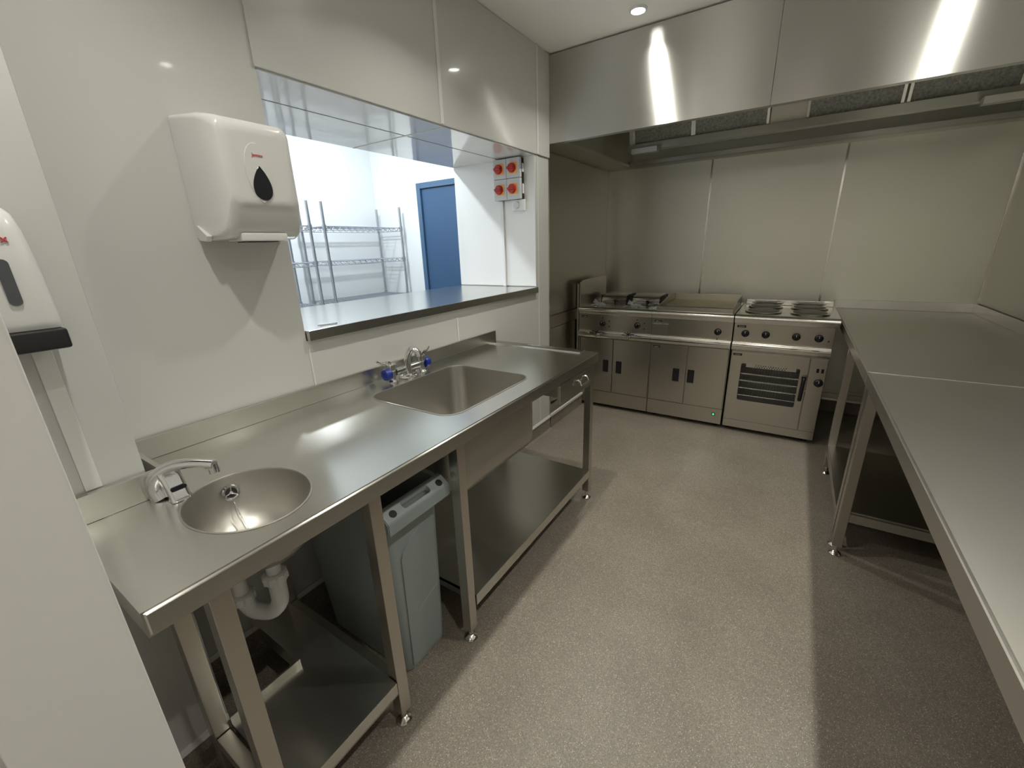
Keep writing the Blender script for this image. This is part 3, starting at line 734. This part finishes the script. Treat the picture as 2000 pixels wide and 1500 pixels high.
# drain taps poking over the front rail
for kx, kz in ((.150, .722), (.437, .725)):
    bm = bmesh.new(); cyl(bm, (kx, 3.262, kz-.018), (kx, 3.205, kz-.018), .010, n=14); 
    cyl(bm, (kx, 3.215, kz-.022), (kx, 3.215, kz-.040), .012, n=14); dt = obj('drain_tap', bm, chrome, t)
    bm = bmesh.new()
    for dx, dz in ((-.055, -.006), (-.035, .014), (-.006, .022), (.025, .016), (.052, .004)): tube(bm, [(kx, 3.210, kz-.010), (kx+dx*.5, 3.206, kz+dz*.8), (kx+dx, 3.208, kz+dz)], .0045, n=8)
    obj('tap_handle', bm, black, dt)
# griddle
x0, x1 = .613, 1.213
t = thing('griddle', 'stainless steel griddle with brown cooking plate between the fryer and the oven range', 'griddle', ((x0+x1)/2, 3.6, 0))
carcass(t, x0+.002, x1-.004); bullnose(t, x0, x1-.002); cp_ = panel(t, x0, x1-.002)
knob(cp_, 1.112, .792); dot(cp_, 1.112, .735, 3.266)
badge(cp_, .632, .846, 3.270)
bm = bmesh.new(); box(bm, .625, .742, 3.263, 3.2695, .733, .822, bev=.001); fd = obj('fat_drawer', bm, steel_cook, cp_)
bm = bmesh.new(); box(bm, .618, .748, 3.252, 3.2628, .8205, .828, bev=.002); obj('drawer_lip', bm, steel_bright, fd)
d_ = door(t, x0+.004, .905, .832, .405); badge(d_, .630, .632, 3.280); door(t, .911, x1-.008, .948, .408)
bm = bmesh.new(); box(bm, 1.137, 1.161, 3.2805, 3.2838, .104, .128, bev=.001); il = obj('indicator_light', bm, badge_m, t)
bm = bmesh.new(); cyl(bm, (1.149, 3.2805, .116), (1.149, 3.278, .116), .007, n=14); obj('lit_lens', bm, green_led, il)
bm = bmesh.new()
g0, g1 = .640, 1.196
prism(bm, [(3.268, .9352), (3.268, .968), (3.275, .972), (3.284, .966), (3.284, .9352)], 'x', g0, g1)
for a, b_ in ((g0, g0+.010), (g1-.010, g1)): prism(bm, [(3.285, .9352), (3.285, .969), (3.42, .978), (3.60, 1.004), (3.88, 1.008), (3.88, .9352)], 'x', a, b_)
box(bm, g0+.0102, g1-.0102, 3.868, 3.880, .9352, 1.008, bev=.002)
gt_ = obj('splash_guard', bm, steel_cook, t)
bm = bmesh.new(); box(bm, g0+.0105, g1-.0105, 3.286, 3.8675, .9352, .956, bev=.002); obj('griddle_plate', bm, griddle_mat, t)
# oven range
x0, x1 = 1.219, 1.846
t = thing('oven_range', 'stainless steel electric range with four round hotplates over a glass door oven', 'oven', ((x0+x1)/2, 3.6, 0))
x2 = 1.826
bm = bmesh.new()
for q_ in ((x0+.003, x0+.055, 3.2985, BYK, .035, .8715), (1.712, x2, 3.2985, BYK, .035, .8715), (x0+.055, 1.712, 3.2985, BYK, .035, .20), (x0+.055, 1.712, 3.2985, BYK, .625, .8715), (x0+.055, 1.712, 3.80, BYK, .20, .625)): box(bm, *q_)
obj('cabinet', bm, steel_cook, t)
for x in (x0+.05, x2-.05):
    for y in (3.36, 3.88):
        bm = bmesh.new(); cyl(bm, (x, y, .0005), (x, y, .035), .022, n=16); obj('foot', bm, black, t)
bm = bmesh.new()
prism(bm, [(BYK, .872), (BYK, .934), (3.275, .935), (3.258, .934), (3.247, .928), (3.2405, .918), (3.240, .908), (3.244, .902), (3.252, .899), (3.254, .890), (3.262, .872)], 'x', x0, x1)
obj('hob_top', bm, steel_roll, t)
cp_ = panel(t, x0+.002, x2)
for kx in (1.298, 1.429, 1.615, 1.746): knob(cp_, kx, .795)
dot(cp_, 1.802, .778); badge(cp_, 1.238, .846, 3.270)
for kx, ky in ((1.385, 3.44), (1.385, 3.71), (1.675, 3.44), (1.675, 3.71)):
    bm = bmesh.new(); lathe(bm, (kx, ky, .9352), [(.118, 0), (.121, .004), (.116, .010), (.104, .011), (.101, .004)], n=36); hr = obj('hotplate_ring', bm, steel_roll, t)
    bm = bmesh.new(); lathe(bm, (kx, ky, .9352), [(.100, 0), (.101, .013), (.096, .016), (.05, .0165), (.001, .0165)], n=36); obj('hotplate', bm, hob_iron, t)
bm = bmesh.new(); box(bm, x0+.012, x1-.012, 3.865, 3.885, .9352, .975, bev=.004); obj('rear_rail', bm, steel_bright, t)
# oven door with window
bm = bmesh.new(); box(bm, x0+.006, 1.722, 3.280, 3.2978, .100, .650, bev=.003); od = obj('oven_door', bm, steel_cook, t)
bmc = bmesh.new(); prism(bmc, rrect(1.487, .417, .188, .147, .012, 5), 'y', 3.27, 3.31); cut(od, bmc)
bm = bmesh.new(); box(bm, 1.301, 1.673, 3.288, 3.2915, .272, .562); obj('glass_pane', bm, glass, od)
badge(od, 1.236, .630, 3.280)
bm = bmesh.new(); tube(bm, [(1.707-.003, 3.279, .505), (1.704, 3.246, .500), (1.702, 3.240, .44), (1.700, 3.246, .35), (1.700, 3.279, .345)], .012, n=14); 
cyl(bm, (1.704, 3.2799, .505), (1.704, 3.244, .505), .016, n=16)
obj('door_handle', bm, black, od)
bm = bmesh.new(); box(bm, 1.726, x2, 3.280, 3.2982, .100, .650, bev=.003); sp = obj('side_panel', bm, steel_cook, t)
knob(sp, 1.792, .478, .028, 3.280)
for a in (1.768, 1.796):
    bm = bmesh.new(); box(bm, a, a+.015, 3.277, 3.2798, .550, .580, bev=.001); obj('rocker_switch', bm, black_gloss, sp)
bm = bmesh.new(); cyl(bm, (1.7245, 3.279, .41), (1.7245, 3.274, .41), .004, n=10); obj('latch_pin', bm, chrome, sp)
bm = bmesh.new(); box(bm, x0+.006, x2, 3.284, 3.298, .035, .097, bev=.003); obj('plinth', bm, steel_cook, t)
# oven inside
bm = bmesh.new()
for q_ in ((1.275, 1.281, 3.30, 3.795, .201, .624), (1.705, 1.711, 3.30, 3.795, .201, .624), (1.282, 1.704, 3.30, 3.79, .201, .207), (1.282, 1.704, 3.30, 3.79, .618, .624), (1.282, 1.704, 3.782, 3.79, .208, .617)): box(bm, *q_)
oi = obj('oven_lining', bm, simple('oven_lining', (.42, .42, .40), .3, .7), t)
bm = bmesh.new(); box(bm, 1.34, 1.64, 3.42, 3.775, .535, .545)
obj('fan_baffle', bm, steel_bright, oi)
bm = bmesh.new()
for i in range(12):
    for j in range(4): cyl(bm, (1.385+i*.019, 3.4185, .5), (1.385+i*.019, 3.4188, .5), .001)
bm.free()
bm = bmesh.new()
box(bm, 1.325, 1.655, 3.400, 3.404, .505, .545); obj('lamp_plate', bm, steel_bright, oi)
bm = bmesh.new()
for i in range(13):
    for j in range(3):
        x = 1.385+i*.0165+(j % 2)*.008; z = .513+j*.012; cyl(bm, (x, 3.3998, z), (x, 3.3990, z), .0042, n=8)
pf = obj('perforation', bm, black, oi); pf['kind'] = 'stuff'
for z in (.30, .36, .42, .475):
    bm = bmesh.new()
    for y in (3.32, 3.50, 3.74): cyl(bm, (1.283, y, z), (1.703, y, z), .004, n=8)
    for i in range(22): x = 1.292+i*.019; cyl(bm, (x, 3.32, z+.002), (x, 3.74, z+.002), .0018, n=5)
    obj('oven_rack', bm, steel_bright, oi)
# crumpled clear wrapping left on the fryer
def wrap(c, lab, seed):
    rnd = random.Random(seed); bm = bmesh.new()
    bmesh.ops.create_icosphere(bm, subdivisions=4, radius=1.0)
    for v in bm.verts:
        d = v.co.normalized(); n_ = noise.noise(d*2.3+Vector((seed, 0, 0)))*.5+noise.noise(d*6+Vector((0, seed, 0)))*.28
        k = 1+n_; v.co = Vector((d.x*.046*k*(1.2 if d.x > 0 else 1.0), d.y*.03*k, d.z*.017*k))+Vector((0, 0, .02))
        v.co.z = max(.0, v.co.z)
    for i in range(5):
        a = -2.4+i*.35; tube(bm, [(-.02, 0, .022), (-.05, .004*i-.01, .034+.004*i), (-.072-.004*i, .01*(i-2), .036+.006*i)], .0035, n=6)
    bmesh.ops.rotate(bm, verts=bm.verts[:], cent=(0, 0, 0), matrix=Matrix.Rotation(-.35, 3, 'Z'))
    bmesh.ops.translate(bm, verts=bm.verts[:], vec=Vector(c))
    tag(obj('plastic_wrapping', bm, clear_wrap, None, angle=20), lab, 'wrapping')
wrap((.110, 3.40, .9202), 'crumpled clear plastic wrapping on the left tank of the fryer', 1)
wrap((.430, 3.40, .9202), 'crumpled clear plastic wrapping on the right tank of the fryer', 5)

# ------------------------------------------------------------------ extraction canopy
HB = 2.119
t = thing('extraction_canopy', 'large stainless steel extraction canopy with mesh grease filters above the cooking line', 'extractor hood', (1.27, 3.3, HB))
for a, b_ in ((XS+.130, 1.3065), (1.3085, XR-.002)):
    bm = bmesh.new(); box(bm, a, b_, HY, HY+.012, HB, CEIL-.010, bev=.0015); box(bm, a, b_, HY+.0121, HY+.045, HB, HB+.010, bev=.001)
    obj('front_panel', bm, steel_hood, t)
bm = bmesh.new()
box(bm, XS+.002, .100, HY+.046, YB-.004, HB+.005, HB+.013); box(bm, .090, .100, HY+.046, YB-.004, HB+.013, CEIL-.02)
box(bm, .100, .116, HY+.046, 3.98, HB+.004, HB+.026, bev=.003)
obj('end_plate', bm, steel_clad, t)
bm = bmesh.new()
box(bm, 2.60, XR-.002, HY+.046, YB-.004, HB+.005, HB+.013); box(bm, 2.60, 2.61, HY+.046, YB-.004, HB+.013, CEIL-.02)
obj('end_plate', bm, steel_clad, t)
bm = bmesh.new(); box(bm, .101, 2.599, HY+.046, YB-.004, CEIL-.028, CEIL-.02); box(bm, .101, 2.599, YB-.012, YB-.004, HB+.04, CEIL-.029)
obj('cavity_lining', bm, steel_clad, t)
bm = bmesh.new()
prism(bm, [(4.00, HB+.004), (3.985, HB+.012), (3.985, HB+.045), (3.992, HB+.045), (4.0, HB+.02), (YB-.004, HB+.02), (YB-.004, HB+.004)], 'x', .101, 2.599)
obj('rear_gutter', bm, steel_hood, t)
bm = bmesh.new()
prism(bm, [(3.545, HB+.048), (3.545, HB+.098), (3.552, HB+.100), (3.620, HB+.10), (3.620, HB+.048)], 'x', .245, 2.598)
bm2_ = obj('filter_beam', bm, steel_hood, t)
fz0, fz1, fy0, fy1 = HB+.103, CEIL-.03, 3.60, 3.50
def sl_(y, z): return (y, z)
def slab(bm, xa_, xb_, off0, off1):
    prism(bm, [(fy0+off0, fz0), (fy1+off0, fz1), (fy1+off1, fz1), (fy0+off1, fz0)], 'x', xa_, xb_)
for (a, b_) in ((.290, .722), (.752, 1.222), (1.472, 1.940), (1.985, 2.44)):
    bm = bmesh.new(); slab(bm, a, b_, 0, .04); f = obj('grease_filter', bm, filter_mat, t)
    for fa, fb in ((a-.016, a-.0005), (b_+.0005, b_+.016)):
        bm = bmesh.new(); slab(bm, fa, fb, -.008, .035); obj('filter_frame', bm, steel_bright, f)
bm = bmesh.new(); bm.free()
for q_ in ((.245, .2725, -.01, .03), (1.245, 1.455, .004, .03), (2.4575, 2.598, .004, .03)):
    bm = bmesh.new(); slab(bm, *q_); obj('blanking_panel', bm, steel_clad, t)
for a, b_ in ((.30, .50), (2.29, 2.49)):
    bm = bmesh.new(); prism(bm, [(3.470, HB+.052), (3.478, HB+.018), (3.535, HB+.018), (3.5445, HB+.030), (3.5445, HB+.056), (3.470, HB+.056)], 'x', a, b_)
    obj('grease_drawer', bm, steel_hood, t)

# ------------------------------------------------------------------ right-hand prep tables
TX = 1.864
steel_prep = steel('steel_prep_table', (1, 0, 1), (420, 4, 420), .36, .5)
def prep_table(y0, y1, lab, fy, ry, shelf, back):
    t = thing('prep_table', lab, 'table', ((TX+XR)/2, (y0+y1)/2, 0))
    xr = XR-.006
    bm = bmesh.new(); prism(bm, [(TX, y0), (xr, y0), (xr, y1), (TX, y1)], 'z', .840, .900)
    bmesh.ops.bevel(bm, geom=[e for e in bm.edges if all(v.co.x < TX+.01 for v in e.verts)], offset=.006, segments=3, affect='EDGES')
    top_ = obj('tabletop', bm, steel_prep, t)
    bm = bmesh.new(); box(bm, XR-.022, XR-.007, y0, y1-(.02 if back else 0), .9003, .967, bev=.002)
    if back: box(bm, TX-.018, XR-.007, y1-.018, y1, .9003, .967, bev=.002)
    obj('upstand', bm, steel_y, top_)
    if back:
        bm = bmesh.new(); box(bm, TX-.017, TX-.0005, 3.94, y1, .84, .8999); obj('end_filler', bm, steel_y, top_)
    if not back:
        bm = bmesh.new(); box(bm, TX+.001, XR-.023, y1-.004, y1, .9003, .9022, bev=.0008); box(bm, TX-.0012, TX-.0002, y1-.004, y1, .845, .900); obj('joint_edge', bm, steel_bright, top_)
    for y in fy: leg(t, TX+.030, y, .8395)
    for y in ry: leg(t, xr-.05, y, .8395)
    if not shelf: return t
    s0, s1 = shelf
    bm = bmesh.new(); box(bm, TX+.015, xr-.02, s0+.022, s1-.022, .184, .200, bev=.001); box(bm, TX+.009, TX+.0145, s0+.022, s1-.022, .155, .2003, bev=.001)
    box(bm, TX+.05, xr-.07, s0+.005, s0+.0215, .150, .195, bev=.001)
    obj('undershelf', bm, steel_y, t)
    return t
prep_table(2.033, YB-.001, 'stainless steel prep table in the far right corner beside the oven range', (2.858, 2.06), (2.06, 4.05), (2.04, 2.88), True)
prep_table(-.10, 2.030, 'nearer stainless steel prep table with its worktop running along the right edge', (1.985, -.05), (1.985, -.05), None, False)
